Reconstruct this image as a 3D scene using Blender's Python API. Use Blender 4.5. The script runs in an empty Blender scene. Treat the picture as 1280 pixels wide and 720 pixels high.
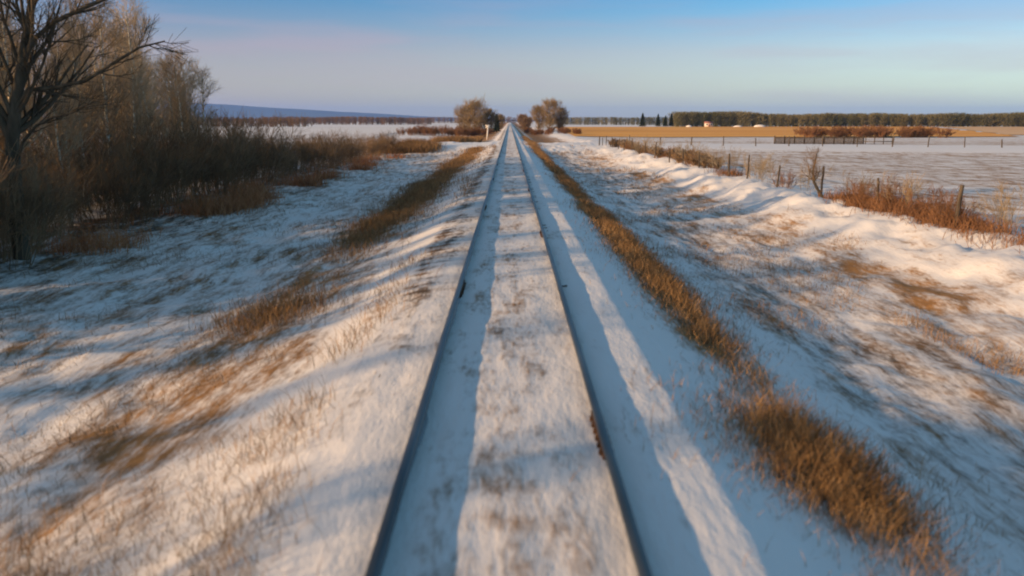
import bpy, math
import numpy as np

S = bpy.context.scene
COL = S.collection
R = math.radians

# ------------------------------------------------------------------ camera
CAM_H = 2.57
cam = bpy.data.cameras.new("camera")
camo = bpy.data.objects.new("camera", cam)
COL.objects.link(camo)
camo.location = (0.0, 0.0, CAM_H)
cam.sensor_width = 36.0
cam.lens = 28.1
camo.rotation_euler = (R(90) - math.atan(209 / 1000), 0, R(-0.17))
cam.clip_start = 0.05
cam.clip_end = 60000
cam.dof.use_dof = True
cam.dof.focus_distance = 55.0
cam.dof.aperture_fstop = 0.95
S.camera = camo

# ------------------------------------------------------------------ sky and sun
SUN_EL = 14.0
SUN_DIR = np.array([-0.90, -0.43])
SUN_DIR = SUN_DIR / np.linalg.norm(SUN_DIR)
w = bpy.data.worlds.new("World")
S.world = w
w.use_nodes = True
nt = w.node_tree
for n in list(nt.nodes):
    nt.nodes.remove(n)
N = nt.nodes.new
L = nt.links.new
out = N("ShaderNodeOutputWorld")
bg = N("ShaderNodeBackground")
bg.inputs["Strength"].default_value = 0.118
sky = N("ShaderNodeTexSky")
sky.sky_type = 'NISHITA'
sky.sun_disc = False
sky.sun_elevation = R(SUN_EL)
sky.sun_rotation = math.atan2(SUN_DIR[0], SUN_DIR[1])
sky.air_density = 1.0
sky.dust_density = 0.6
sky.ozone_density = 1.5
tc = N("ShaderNodeTexCoord")
sep = N("ShaderNodeSeparateXYZ")
L(tc.outputs["Generated"], sep.inputs[0])
ramp = N("ShaderNodeValToRGB")            # clear winter air: lavender band over the horizon
cr = ramp.color_ramp
cr.elements[0].position = 0.0
cr.elements[0].color = (1.04, 0.96, 0.84, 1)
cr.elements[1].position = 0.60
cr.elements[1].color = (1.05, 1.0, 0.80, 1)
e = cr.elements.new(0.025); e.color = (0.86, 0.82, 0.92, 1)
e = cr.elements.new(0.08); e.color = (0.76, 0.68, 0.82, 1)
e = cr.elements.new(0.15); e.color = (0.19, 0.56, 0.90, 1)
e = cr.elements.new(0.35); e.color = (0.34, 0.72, 0.92, 1)
L(sep.outputs["Z"], ramp.inputs[0])
azr = N("ShaderNodeValToRGB")             # the sky is duller and pinker towards the left
azr.color_ramp.elements[0].position = 0.25; azr.color_ramp.elements[0].color = (.92, .78, .80, 1)
azr.color_ramp.elements[1].position = 0.75; azr.color_ramp.elements[1].color = (.90, 1.06, 1.02, 1)
azm = N("ShaderNodeMapRange"); azm.inputs["From Min"].default_value = -1.0; azm.inputs["From Max"].default_value = 1.0
L(sep.outputs["X"], azm.inputs["Value"]); L(azm.outputs[0], azr.inputs[0])
azx = N("ShaderNodeMix"); azx.data_type = 'RGBA'; azx.blend_type = 'MULTIPLY'; azx.inputs["Factor"].default_value = 1.0
L(ramp.outputs[0], azx.inputs["A"]); L(azr.outputs[0], azx.inputs["B"])
mul = N("ShaderNodeMix"); mul.data_type = 'RGBA'; mul.blend_type = 'MULTIPLY'
mul.inputs["Factor"].default_value = 1.0
L(sky.outputs[0], mul.inputs["A"])
L(azx.outputs["Result"], mul.inputs["B"])
# thin high cloud: long faint streaks just above the horizon
mp = N("ShaderNodeMapping")
mp.inputs["Scale"].default_value = (1.6, 1.6, 16.0)
mp.inputs["Rotation"].default_value = (0, R(5), 0)
L(tc.outputs["Generated"], mp.inputs[0])
cn = N("ShaderNodeTexNoise")
cn.inputs["Scale"].default_value = 1.9
cn.inputs["Detail"].default_value = 6
cn.inputs["Roughness"].default_value = 0.5
L(mp.outputs[0], cn.inputs["Vector"])
cm = N("ShaderNodeMapRange")
cm.inputs["From Min"].default_value = 0.46
cm.inputs["From Max"].default_value = 0.64
L(cn.outputs[0], cm.inputs["Value"])
band = N("ShaderNodeValToRGB")
b = band.color_ramp
b.elements[0].position = 0.0; b.elements[0].color = (.15, .15, .15, 1)
b.elements[1].position = 0.19; b.elements[1].color = (0, 0, 0, 1)
e = b.elements.new(0.09); e.color = (.36, .36, .36, 1)
L(sep.outputs["Z"], band.inputs[0])
mm = N("ShaderNodeMath"); mm.operation = 'MULTIPLY'
L(cm.outputs[0], mm.inputs[0]); L(band.outputs[0], mm.inputs[1])
cl = N("ShaderNodeMix"); cl.data_type = 'RGBA'
L(mm.outputs[0], cl.inputs["Factor"])
L(mul.outputs["Result"], cl.inputs["A"])
cl.inputs["B"].default_value = (3.1, 2.3, 2.6, 1)
L(cl.outputs["Result"], bg.inputs["Color"])
L(bg.outputs[0], out.inputs["Surface"])

sl = bpy.data.lights.new("sun", 'SUN')
sl.energy = 4.0
sl.angle = R(0.6)
sl.color = (1.0, 0.62, 0.30)
so = bpy.data.objects.new("sun", sl)
COL.objects.link(so)
ce = math.cos(R(SUN_EL))
from mathutils import Vector, Matrix
so.rotation_euler = Vector((SUN_DIR[0] * ce, SUN_DIR[1] * ce, math.sin(R(SUN_EL)))).to_track_quat('Z', 'Y').to_euler()
so.location = (-60, -30, 40)

S.view_settings.view_transform = 'Standard'
S.view_settings.look = 'None'
S.view_settings.gamma = 1.0
S.view_settings.exposure = 0.66
S.render.engine = 'CYCLES'
S.cycles.use_denoising = True
S.cycles.pixel_filter_type = 'BLACKMAN_HARRIS'
S.cycles.filter_width = 2.0
S.cycles.max_bounces = 5
S.cycles.diffuse_bounces = 3
S.cycles.volume_bounces = 1
S.cycles.transparent_max_bounces = 8

# ------------------------------------------------------------------ numpy helpers
def rngof(s):
    return np.random.default_rng(s)

def hash2(ix, iy, seed):
    h = (ix * 374761393 + iy * 668265263 + seed * 2147483647 + seed * 1274126177) & 0xFFFFFFFF
    h = ((h ^ (h >> 13)) * 1274126177) & 0xFFFFFFFF
    h = ((h ^ (h >> 16)) * 2246822519) & 0xFFFFFFFF
    return ((h ^ (h >> 15)) & 0xFFFF) / 65535.0

def vnoise(x, y, seed=0):
    xi = np.floor(x).astype(np.int64); yi = np.floor(y).astype(np.int64)
    fx = x - xi; fy = y - yi
    fx = fx * fx * (3 - 2 * fx); fy = fy * fy * (3 - 2 * fy)
    a = hash2(xi, yi, seed); b_ = hash2(xi + 1, yi, seed)
    c = hash2(xi, yi + 1, seed); d = hash2(xi + 1, yi + 1, seed)
    return (a + (b_ - a) * fx) * (1 - fy) + (c + (d - c) * fx) * fy

def fbm(x, y, seed=0, octv=4, gain=0.5):
    s = 0; a = 1; t = 0
    for o in range(octv):
        s = s + a * vnoise(x * 2 ** o + 13.7 * o, y * 2 ** o - 7.1 * o, seed + o)
        t += a; a *= gain
    return s / t

def smooth(a, b, x):
    t = np.clip((x - a) / (b - a), 0, 1)
    return t * t * (3 - 2 * t)

def mesh_np(name, verts, quads=None, tris=None, smooth_sh=False):
    me = bpy.data.meshes.new(name)
    verts = np.asarray(verts, dtype=np.float32)
    nq = 0 if quads is None else len(quads)
    ntr = 0 if tris is None else len(tris)
    loops = []
    if nq: loops.append(np.asarray(quads).reshape(-1))
    if ntr: loops.append(np.asarray(tris).reshape(-1))
    loops = np.concatenate(loops).astype(np.int32)
    me.vertices.add(len(verts)); me.vertices.foreach_set("co", verts.reshape(-1))
    me.loops.add(len(loops)); me.loops.foreach_set("vertex_index", loops)
    me.polygons.add(nq + ntr)
    st = np.concatenate([np.arange(nq) * 4, nq * 4 + np.arange(ntr) * 3]).astype(np.int32)
    me.polygons.foreach_set("loop_start", st)
    me.update(calc_edges=True)
    if smooth_sh:
        me.polygons.foreach_set("use_smooth", np.ones(nq + ntr, dtype=bool))
    me.validate()
    return me

class Geo:
    def __init__(s): s.v = []; s.q = []; s.t = []; s.n = 0
    def add(s, v, q=None, t=None):
        v = np.asarray(v, float).reshape(-1, 3)
        if q is not None and len(q): s.q.append(np.asarray(q).reshape(-1, 4) + s.n)
        if t is not None and len(t): s.t.append(np.asarray(t).reshape(-1, 3) + s.n)
        s.v.append(v); s.n += len(v)
    def mesh(s, name, sm=False):
        return mesh_np(name, np.concatenate(s.v), np.concatenate(s.q) if s.q else None,
                       np.concatenate(s.t) if s.t else None, sm)

def tubes(g, P, Rr, sides=3, cap=True):
    """P [N,K,3] paths, Rr [N,K] radii -> chained frusta"""
    P = np.asarray(P, float); Rr = np.asarray(Rr, float)
    n, k, _ = P.shape
    T = np.gradient(P, axis=1)
    T /= np.linalg.norm(T, axis=2, keepdims=True) + 1e-9
    ref = np.where(np.abs(T[..., 2:3]) > .9, np.array([1., 0, 0]), np.array([0, 0, 1.]))
    U = np.cross(T, ref); U /= np.linalg.norm(U, axis=2, keepdims=True) + 1e-9
    V = np.cross(T, U)
    a = np.arange(sides) / sides * 2 * np.pi
    ring = P[:, :, None, :] + Rr[:, :, None, None] * (np.cos(a)[None, None, :, None] * U[:, :, None, :] + np.sin(a)[None, None, :, None] * V[:, :, None, :])
    idx = np.arange(n * k * sides).reshape(n, k, sides)
    A = idx[:, :-1]; B = idx[:, 1:]
    q = np.stack([A, np.roll(A, -1, 2), np.roll(B, -1, 2), B], -1).reshape(-1, 4)
    t = None
    v = ring.reshape(-1, 3)
    if cap and sides == 4:
        q = np.concatenate([q, idx[:, -1, ::-1].reshape(-1, 4), idx[:, 0].reshape(-1, 4)])
    elif cap and sides > 4:
        c = idx[:, -1]
        t = np.stack([np.stack([c[:, 0], c[:, i], c[:, i + 1]], -1) for i in range(1, sides - 1)], 1).reshape(-1, 3)
    g.add(v, q, t)

def blades(g, P, W, face):
    """flat strips: P [N,K,3], W [N,K] widths, face [N] width azimuth"""
    n, k, _ = P.shape
    d = np.stack([np.cos(face), np.sin(face), 0 * face], -1)[:, None, :] * W[:, :, None] / 2
    v = np.stack([P - d, P + d], 2).reshape(-1, 3)
    idx = np.arange(n * k * 2).reshape(n, k, 2)
    q = np.stack([idx[:, :-1, 0], idx[:, :-1, 1], idx[:, 1:, 1], idx[:, 1:, 0]], -1).reshape(-1, 4)
    g.add(v, q)

def box(g, c, s, rot=0.0, lean=(0, 0)):
    c = np.asarray(c, float); s = np.asarray(s, float) / 2
    v = np.array([[x, y, z] for z in (-1, 1) for x, y in ((-1, -1), (1, -1), (1, 1), (-1, 1))], float) * s
    v[:, 0] += v[:, 2] * lean[0]; v[:, 1] += v[:, 2] * lean[1]
    cr_, sr = math.cos(rot), math.sin(rot)
    v = v @ np.array([[cr_, sr, 0], [-sr, cr_, 0], [0, 0, 1]]) + c
    g.add(v, [[3, 2, 1, 0], [4, 5, 6, 7], [0, 1, 5, 4], [1, 2, 6, 5], [2, 3, 7, 6], [3, 0, 4, 7]])

def obj(name, me, mat, parent=None, loc=None, rz=0.0):
    o = bpy.data.objects.new(name, me)
    COL.objects.link(o)
    if mat is not None and len(me.materials) == 0: me.materials.append(mat)
    if parent is not None: o.parent = parent
    if loc is not None: o.location = loc
    o.rotation_euler.z = rz
    return o

def tag(o, label=None, cat=None, group=None, kind=None):
    if label: o["label"] = label
    if cat: o["category"] = cat
    if group: o["group"] = group
    if kind: o["kind"] = kind
    return o

def empty(name, loc=(0, 0, 0), rz=0.0):
    o = bpy.data.objects.new(name, None)
    COL.objects.link(o); o.location = loc; o.rotation_euler.z = rz
    o.empty_display_size = 0.3
    return o

def copy_tree(o, parent=None):
    c = o.copy(); COL.objects.link(c); c.parent = parent
    for ch in o.children: copy_tree(ch, c)
    return c

ORD = ("first second third fourth fifth sixth seventh eighth ninth tenth eleventh twelfth thirteenth fourteenth fifteenth sixteenth "
       "seventeenth eighteenth nineteenth twentieth twenty-first twenty-second twenty-third twenty-fourth twenty-fifth twenty-sixth "
       "twenty-seventh twenty-eighth twenty-ninth thirtieth thirty-first thirty-second thirty-third thirty-fourth thirty-fifth "
       "thirty-sixth thirty-seventh thirty-eighth thirty-ninth fortieth").split()

# ------------------------------------------------------------------ materials
def mat_noise(name, c1, c2, scale=2.0, rough=0.9, lo=0.35, hi=0.65, stretch=(1, 1, 1), detail=4, bump=0.0, spec=0.2, objrand=0.0, metallic=0.0):
    m = bpy.data.materials.new(name); m.use_nodes = True
    t = m.node_tree; b_ = t.nodes["Principled BSDF"]
    b_.inputs["Roughness"].default_value = rough
    b_.inputs["Specular IOR Level"].default_value = spec
    b_.inputs["Metallic"].default_value = metallic
    co = t.nodes.new("ShaderNodeTexCoord"); mp_ = t.nodes.new("ShaderNodeMapping")
    mp_.inputs["Scale"].default_value = stretch
    t.links.new(co.outputs["Object"], mp_.inputs[0])
    n_ = t.nodes.new("ShaderNodeTexNoise"); n_.inputs["Scale"].default_value = scale; n_.inputs["Detail"].default_value = detail
    t.links.new(mp_.outputs[0], n_.inputs["Vector"])
    r_ = t.nodes.new("ShaderNodeMapRange"); r_.inputs["From Min"].default_value = lo; r_.inputs["From Max"].default_value = hi
    t.links.new(n_.outputs[0], r_.inputs["Value"])
    x = t.nodes.new("ShaderNodeMix"); x.data_type = 'RGBA'
    x.inputs["A"].default_value = (*c1, 1); x.inputs["B"].default_value = (*c2, 1)
    t.links.new(r_.outputs[0], x.inputs["Factor"])
    src = x.outputs["Result"]
    if objrand:
        oi = t.nodes.new("ShaderNodeObjectInfo")
        mr = t.nodes.new("ShaderNodeMapRange"); mr.inputs["To Min"].default_value = 1 - objrand; mr.inputs["To Max"].default_value = 1 + objrand
        t.links.new(oi.outputs["Random"], mr.inputs["Value"])
        hs = t.nodes.new("ShaderNodeHueSaturation")
        t.links.new(mr.outputs[0], hs.inputs["Value"]); t.links.new(src, hs.inputs["Color"])
        src = hs.outputs[0]
    t.links.new(src, b_.inputs["Base Color"])
    if bump:
        bp = t.nodes.new("ShaderNodeBump"); bp.inputs["Strength"].default_value = bump; bp.inputs["Distance"].default_value = 0.02
        t.links.new(n_.outputs[0], bp.inputs["Height"]); t.links.new(bp.outputs[0], b_.inputs["Normal"])
    return m

def mat_snow():
    """snow with dead grass, straw and soil showing through where the 'litter' attribute says the cover is thin"""
    m = bpy.data.materials.new("snow_ground"); m.use_nodes = True
    t = m.node_tree; b_ = t.nodes["Principled BSDF"]; nn = t.nodes.new; ln = t.links.new
    b_.inputs["Roughness"].default_value = 0.85
    b_.inputs["Specular IOR Level"].default_value = 0.15
    at = nn("ShaderNodeAttribute"); at.attribute_name = "litter"
    a2 = nn("ShaderNodeAttribute"); a2.attribute_name = "straw"
    co = nn("ShaderNodeTexCoord")
    def noise(scale, stretch, detail, rough=0.6):
        mp_ = nn("ShaderNodeMapping"); mp_.inputs["Scale"].default_value = stretch
        ln(co.outputs["Object"], mp_.inputs[0])
        n_ = nn("ShaderNodeTexNoise"); n_.inputs["Scale"].default_value = scale
        n_.inputs["Detail"].default_value = detail; n_.inputs["Roughness"].default_value = rough
        ln(mp_.outputs[0], n_.inputs["Vector"]); return n_.outputs[0]
    def math_(op, a, b=None, c=None):
        x = nn("ShaderNodeMath"); x.operation = op
        for i, q in enumerate((a, b, c)):
            if q is None: continue
            if isinstance(q, (int, float)): x.inputs[i].default_value = q
            else: ln(q, x.inputs[i])
        return x.outputs[0]
    n1 = noise(3.2, (1, 0.22, 1), 5)
    n2 = noise(17.0, (1, 0.3, 1), 4, 0.65)
    n3 = noise(0.7, (1, 0.45, 1), 3)
    s = math_('ADD', math_('MULTIPLY', n1, 0.45), math_('ADD', math_('MULTIPLY', n2, 0.3), math_('MULTIPLY', n3, 0.25)))
    s = math_('ADD', s, math_('MULTIPLY', math_('SUBTRACT', at.outputs["Fac"], 0.5), 0.42))
    a3 = nn("ShaderNodeAttribute"); a3.attribute_name = "field"
    n5 = noise(1.5, (0.10, 1, 1), 5)
    s = math_('ADD', s, math_('MULTIPLY', a3.outputs["Fac"], math_('MULTIPLY', math_('SUBTRACT', n5, 0.48), 0.42)))
    mr = nn("ShaderNodeMapRange"); mr.interpolation_type = 'SMOOTHSTEP'
    mr.inputs["From Min"].default_value = 0.42; mr.inputs["From Max"].default_value = 0.62
    ln(s, mr.inputs["Value"])
    # litter colour: orange straw to dark soil
    x = nn("ShaderNodeMix"); x.data_type = 'RGBA'
    x.inputs["A"].default_value = (0.085, 0.062, 0.045, 1); x.inputs["B"].default_value = (0.36, 0.19, 0.07, 1)
    n4 = noise(5.0, (1, 0.4, 1), 3)
    f = math_('ADD', math_('MULTIPLY', math_('SUBTRACT', n4, 0.5), 2.0), a2.outputs["Fac"])
    cl_ = nn("ShaderNodeClamp"); ln(f, cl_.inputs[0]); ln(cl_.outputs[0], x.inputs["Factor"])
    sn = nn("ShaderNodeMix"); sn.data_type = 'RGBA'
    sn.inputs["A"].default_value = (0.82, 0.82, 0.84, 1); sn.inputs["B"].default_value = (0.62, 0.58, 0.56, 1)
    ln(math_('MULTIPLY', n3, math_('ADD', at.outputs["Fac"], 0.1)), sn.inputs["Factor"])
    y = nn("ShaderNodeMix"); y.data_type = 'RGBA'
    ln(mr.outputs[0], y.inputs["Factor"]); ln(sn.outputs["Result"], y.inputs["A"]); ln(x.outputs["Result"], y.inputs["B"])
    ln(y.outputs["Result"], b_.inputs["Base Color"])
    bp = nn("ShaderNodeBump"); bp.inputs["Strength"].default_value = 0.45; bp.inputs["Distance"].default_value = 0.05
    ln(math_('ADD', math_('MULTIPLY', n1, 1.0), math_('MULTIPLY', n2, 0.45)), bp.inputs["Height"])
    ln(bp.outputs[0], b_.inputs["Normal"])
    return m

M = dict(
    snow=mat_snow(),
    steel=mat_noise("rail_steel", (0.045, 0.06, 0.075), (0.10, 0.12, 0.14), 6, 0.42, stretch=(1, .1, 1), metallic=0.55, spec=0.5),
    rust=mat_noise("rusty_iron", (0.05, 0.03, 0.02), (0.14, 0.07, 0.035), 30, 0.85),
    tie=mat_noise("weathered_tie_wood", (0.035, 0.028, 0.022), (0.10, 0.08, 0.06), 8, 0.9, stretch=(1, 8, 4), bump=0.4),
    grass=mat_noise("dry_tan_grass", (0.13, 0.07, 0.03), (0.40, 0.245, 0.115), 9, 0.9, stretch=(1, .5, .3), detail=6),
    grass_dull=mat_noise("dull_brown_grass", (0.13, 0.085, 0.045), (0.32, 0.20, 0.10), 9, 0.9),
    fringe=mat_noise("tawny_fringe_grass", (0.34, 0.135, 0.055), (0.58, 0.27, 0.13), 3, 0.9),
    brush=mat_noise("brown_brush_twigs", (0.15, 0.10, 0.06), (0.29, 0.19, 0.105), 1.5, 0.9, objrand=.2),
    brush_red=mat_noise("reddish_brush_twigs", (0.16, 0.078, 0.04), (0.28, 0.145, 0.072), 1.5, 0.9, objrand=.2),
    aspen=mat_noise("pale_aspen_bark", (0.32, 0.29, 0.22), (0.72, 0.68, 0.58), 3.5, 0.85, stretch=(1, 1, 2.2), objrand=.2),
    twig=mat_noise("aspen_twigs", (0.25, 0.19, 0.12), (0.46, 0.36, 0.24), 0.6, 0.9, objrand=.22),
    dark=mat_noise("dark_poplar_bark", (0.055, 0.046, 0.032), (0.12, 0.098, 0.068), 5, 0.95, stretch=(1, 1, .3)),
    wood=mat_noise("grey_post_wood", (0.06, 0.047, 0.037), (0.15, 0.12, 0.09), 12, 0.9, stretch=(1, 1, .15)),
    wire=mat_noise("galvanised_wire", (0.14, 0.13, 0.12), (0.22, 0.20, 0.18), 12, 0.6, metallic=0.5),
    white=mat_noise("white_painted_post", (0.70, 0.68, 0.64), (0.82, 0.80, 0.76), 6, 0.6),
    wallw=mat_noise("white_farmhouse_wall", (0.66, 0.62, 0.58), (0.78, 0.74, 0.70), 3, 0.8),
    roof=mat_noise("farmhouse_roof", (0.30, 0.12, 0.10), (0.38, 0.18, 0.14), 3, 0.8),
    glass=mat_noise("dark_window", (0.03, 0.035, 0.04), (0.05, 0.055, 0.06), 3, 0.2, spec=.5),
    spruce=mat_noise("spruce_needles", (0.022, 0.038, 0.022), (0.05, 0.07, 0.035), 1.2, 0.9),
    wood_far=mat_noise("far_wood_twigs", (0.08, 0.085, 0.042), (0.20, 0.175, 0.095), 0.05, 0.95, stretch=(1, 1, .2), detail=6),
    wood_left=mat_noise("far_brown_wood_twigs", (0.13, 0.085, 0.055), (0.21, 0.13, 0.08), 0.03, 0.95, detail=6),
    mid=mat_noise("bare_poplar_twigs", (0.22, 0.16, 0.085), (0.38, 0.28, 0.16), 0.4, 0.9, objrand=.15),
    stubble=mat_noise("straw_stubble", (0.74, 0.31, 0.05), (0.86, 0.45, 0.11), 0.05, 0.95, stretch=(.15, 1, 1), detail=8),
    stubble_snow=mat_noise("snowy_stubble", (0.68, 0.38, 0.16), (0.80, 0.56, 0.34), 0.06, 0.95, stretch=(.12, 1, 1), detail=8),
    field_snow=mat_noise("field_snow_cover", (0.74, 0.73, 0.74), (0.83, 0.82, 0.82), 0.05, 0.9, stretch=(.15, 1, 1), detail=6),
    hill=mat_noise("wooded_hill_side", (0.035, 0.045, 0.05), (0.06, 0.07, 0.065), 0.0012, 0.95, detail=8),
    bale=mat_noise("snowy_bale_wrap", (0.70, 0.66, 0.64), (0.82, 0.80, 0.78), 1.0, 0.8),
)

# ------------------------------------------------------------------ terrain
PX = np.array([-400, -60, -30, -18, -14.5, -11.5, -7.5, -5.2, -3.9, -2.6, -1.75, -1.3, -0.95, 0, 0.95, 1.5, 2.1, 2.75, 4.0, 5.6, 7.6, 8.9, 10.0, 11.2, 12.4, 15, 20, 60, 400.])
PZ = np.array([-.35, -.38, -.45, -.55, -.72, -.95, -1.05, -.92, -.72, -.42, -.12, -.04, -.012, 0, 0.01, .0, -.20, -.40, -.72, -.88, -.86, -.70, -.36, -.16, -.20, -.34, -.42, -.40, -.35])

def zg(x, y):
    x = np.asarray(x, float); y = np.asarray(y, float)
    x, y = np.broadcast_arrays(x, y)
    wob = (vnoise(y / 9.0, y * 0 + 3, 5) - .5) * 1.4 * smooth(3.5, 8, np.abs(x))
    wob = wob + (vnoise(y / 2.6, y * 0 + 9, 6) - .5) * .7 * smooth(6, 9, np.abs(x))
    z = np.interp(x + wob, PX, PZ)
    # the farm road crosses on the level about 100 m ahead
    cr_ = smooth(80, 92, y + 0.28 * x) * (1 - smooth(104, 120, y + 0.28 * x)) * smooth(1.2, 2.2, np.abs(x))
    z = z * (1 - cr_) + cr_ * -0.16 * smooth(1.2, 4, np.abs(x))
    far = smooth(100, 125, y) * smooth(1.6, 2.5, np.abs(x))
    z = z * (1 - far * .35) + far * .35 * -0.3
    ax = np.abs(x)
    near = 1 - smooth(90, 165, np.hypot(x, y))
    lump = (fbm(x / 1.5, y / 2.4, 11, 4) - .5)
    amp = 0.02 + 0.34 * smooth(3, 6, ax) * (1 - .75 * smooth(14, 20, ax))
    z = z + lump * amp * near
    z = z + (fbm(x / .35, y / .6, 21, 3) - .5) * near * (0.015 + .12 * smooth(2.2, 4, ax) * (1 - .8 * smooth(13, 18, ax)))
    # drifts between and beside the rails
    bed = 1 - smooth(1.3, 1.9, ax)
    z = z + bed * ((fbm(x / .6, y / 2.6, 31, 3) - .5) * .035 + (fbm(x / .16, y / .3, 32, 2) - .5) * .016 + .012) * near
    # lumpy crest of the bank below the wire fence
    bank = np.exp(-((x - 10.6) / 1.5) ** 2) * (1 - cr_) * (1 - far)
    z = z + bank * ((fbm(x / 1.1, y / 1.3, 41, 3) - .45) * .55 + (fbm(x / .4, y / .5, 43, 2) - .5) * .16)
    z = z + smooth(150, 900, np.hypot(x, y)) * (fbm(x / 260., y / 260., 51, 2) - .5) * 1.2
    return z

def graded(a, b, s0, g, smax):
    r = [a]; s = s0
    while r[-1] < b:
        r.append(r[-1] + s); s = min(s * g, smax)
    return np.array(r)

xs_r = np.concatenate([np.arange(0, 1.6, .05), graded(1.6, 14, .07, 1.012, .2), graded(14.2, 60, .25, 1.08, 2.5), graded(63, 13000, 4, 1.14, 1500)])
xs = np.concatenate([-xs_r[1:][::-1], xs_r])
ys = np.concatenate([-graded(60, 2000, 10, 1.3, 500)[::-1], np.arange(-58, 0, 1.5), np.arange(0, 2.4, .3), graded(2.4, 130, .06, 1.0065, .9), graded(131, 13000, 1.2, 1.06, 900)])
X, Y = np.meshgrid(xs, ys)
Z = zg(X, Y)
nx, ny = len(xs), len(ys)
ii = np.arange(nx * ny).reshape(ny, nx)
gq = np.stack([ii[:-1, :-1], ii[:-1, 1:], ii[1:, 1:], ii[1:, :-1]], -1).reshape(-1, 4)
gm = mesh_np("snowy_ground", np.stack([X, Y, Z], -1).reshape(-1, 3), gq, None, True)
def bump1(x, c, w_): return np.exp(-((x - c) / w_) ** 2)
crossz = smooth(84, 90, Y + .28 * X) * (1 - smooth(108, 114, Y + .28 * X))
wv = (vnoise(Y / 6., Y * 0, 77) - .5) * .8
pulse = np.clip(np.cos((Y - 2.6) / .535 * 2 * np.pi) * 1.2, 0, 1) * smooth(.25, .6, vnoise(X / .4, Y / .5, 66)) * (1 - smooth(25, 60, Y)) + .45 * smooth(25, 60, Y)
lit = 0.10 + 0 * X
lit = lit + .36 * smooth(1.9, 3, -X) * (1 - smooth(10.5, 13, -X))
lit = lit + .20 * bump1(X + wv, -3.9, .9) * smooth(.3, .55, vnoise(Y / 3.0, X * 0, 78))
lit = lit + (.30 + .22 * pulse) * bump1(X, -1.55, .50) * smooth(5, 14, Y) + (.17 + .08 * pulse) * bump1(X, -.05, .6) + .15 * smooth(1.9, 1.4, np.abs(X))
lit = lit + .50 * bump1(X + wv * .4, 2.8, .5) * smooth(6, 11, Y) + .2 * bump1(X, 2.8, .8)
lit = lit + .39 * smooth(3.2, 4.4, X) * (1 - smooth(8.2, 9.8, X)) + .18 * bump1(X, 8.4, .8) * smooth(.5, .7, vnoise(Y / 4.0, X * 0, 79))
lit = lit + .60 * bump1(X, -13.6, 2.2) * (Y < 100) + .22 * smooth(14, 20, -X) * (Y < 85) * (1 - smooth(45, 60, -X))
lit = lit + .24 * bump1(X, 10.0, 1.0) * smooth(.4, .7, vnoise(X / .9, Y / 1.6, 67)) + .20 * bump1(X, 11.9, .7) * (1 - crossz)
lit = lit + .37 * smooth(12.5, 15, X) * (1 - smooth(150, 200, Y))
lit = lit * (1 - .85 * crossz * (np.abs(X) > 1.2)) * np.where(Y > 120, .8, 1)
lit = lit + .5 * bump1(np.abs(X), 5.5, 2.5) * smooth(118, 124, Y)
straw = 0.50 + .35 * bump1(X, 8.4, 2.0) + .35 * bump1(X, 2.8, .7) + .2 * bump1(X, -3.9, .8) - .35 * bump1(X, -1.25, .4) + .02 * bump1(X, 0, 1.0) - .2 * bump1(X, 5.5, 1.5) + .3 * smooth(50, 120, Y) - .3 * smooth(9, 12, -X) * (Y < 70)
field = smooth(12.8, 15, X) * (1 - smooth(84, 90, Y + .28 * X)) + .6 * smooth(14, 22, X) * smooth(104, 110, Y + .28 * X)
for nm, ar in (("litter", lit), ("straw", straw + .3 * field), ("field", field)):
    a = gm.attributes.new(nm, 'FLOAT', 'POINT'); a.data.foreach_set("value", ar.astype(np.float32).reshape(-1))
tag(obj("snowy_ground", gm, M["snow"]), kind="structure")

def sheet(name, poly, mat, z=0.06, nx_=40, ny_=24):
    """quad sheet draped over the ground; poly = 4 corners (x,y)"""
    p = np.array(poly, float)
    u, v = np.meshgrid(np.linspace(0, 1, nx_), np.linspace(0, 1, ny_))
    # uneven edges so a field does not end in a ruled line
    q = (p[0] * ((1 - u) * (1 - v))[..., None] + p[1] * (u * (1 - v))[..., None] + p[2] * (u * v)[..., None] + p[3] * ((1 - u) * v)[..., None])
    q[..., 1] += (vnoise(q[..., 0] / 9, q[..., 1] / 50, 61) - .5) * 7
    zz = zg(q[..., 0], q[..., 1]) + z + .55 * 0
    v3 = np.concatenate([q, zz[..., None]], -1).reshape(-1, 3)
    i = np.arange(nx_ * ny_).reshape(ny_, nx_)
    f = np.stack([i[:-1, :-1], i[:-1, 1:], i[1:, 1:], i[1:, :-1]], -1).reshape(-1, 4)
    return tag(obj(name, mesh_np(name, v3, f, None, True), mat), kind="structure")

sheet("stubble_field", [(12, 150), (96, 150), (215, 420), (22, 420)], M["stubble"], .10, 70, 50)
sheet("snowy_stubble_field", [(104, 168), (420, 168), (420, 425), (224, 425)], M["stubble_snow"], .10, 60, 50)
sheet("far_stubble_field", [(150, 215), (420, 215), (420, 262), (165, 262)], M["stubble"], .18, 60, 30)
sheet("left_snow_field", [(-330, 135), (-24, 135), (-40, 395), (-330, 395)], M["field_snow"], .10, 60, 50)

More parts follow.
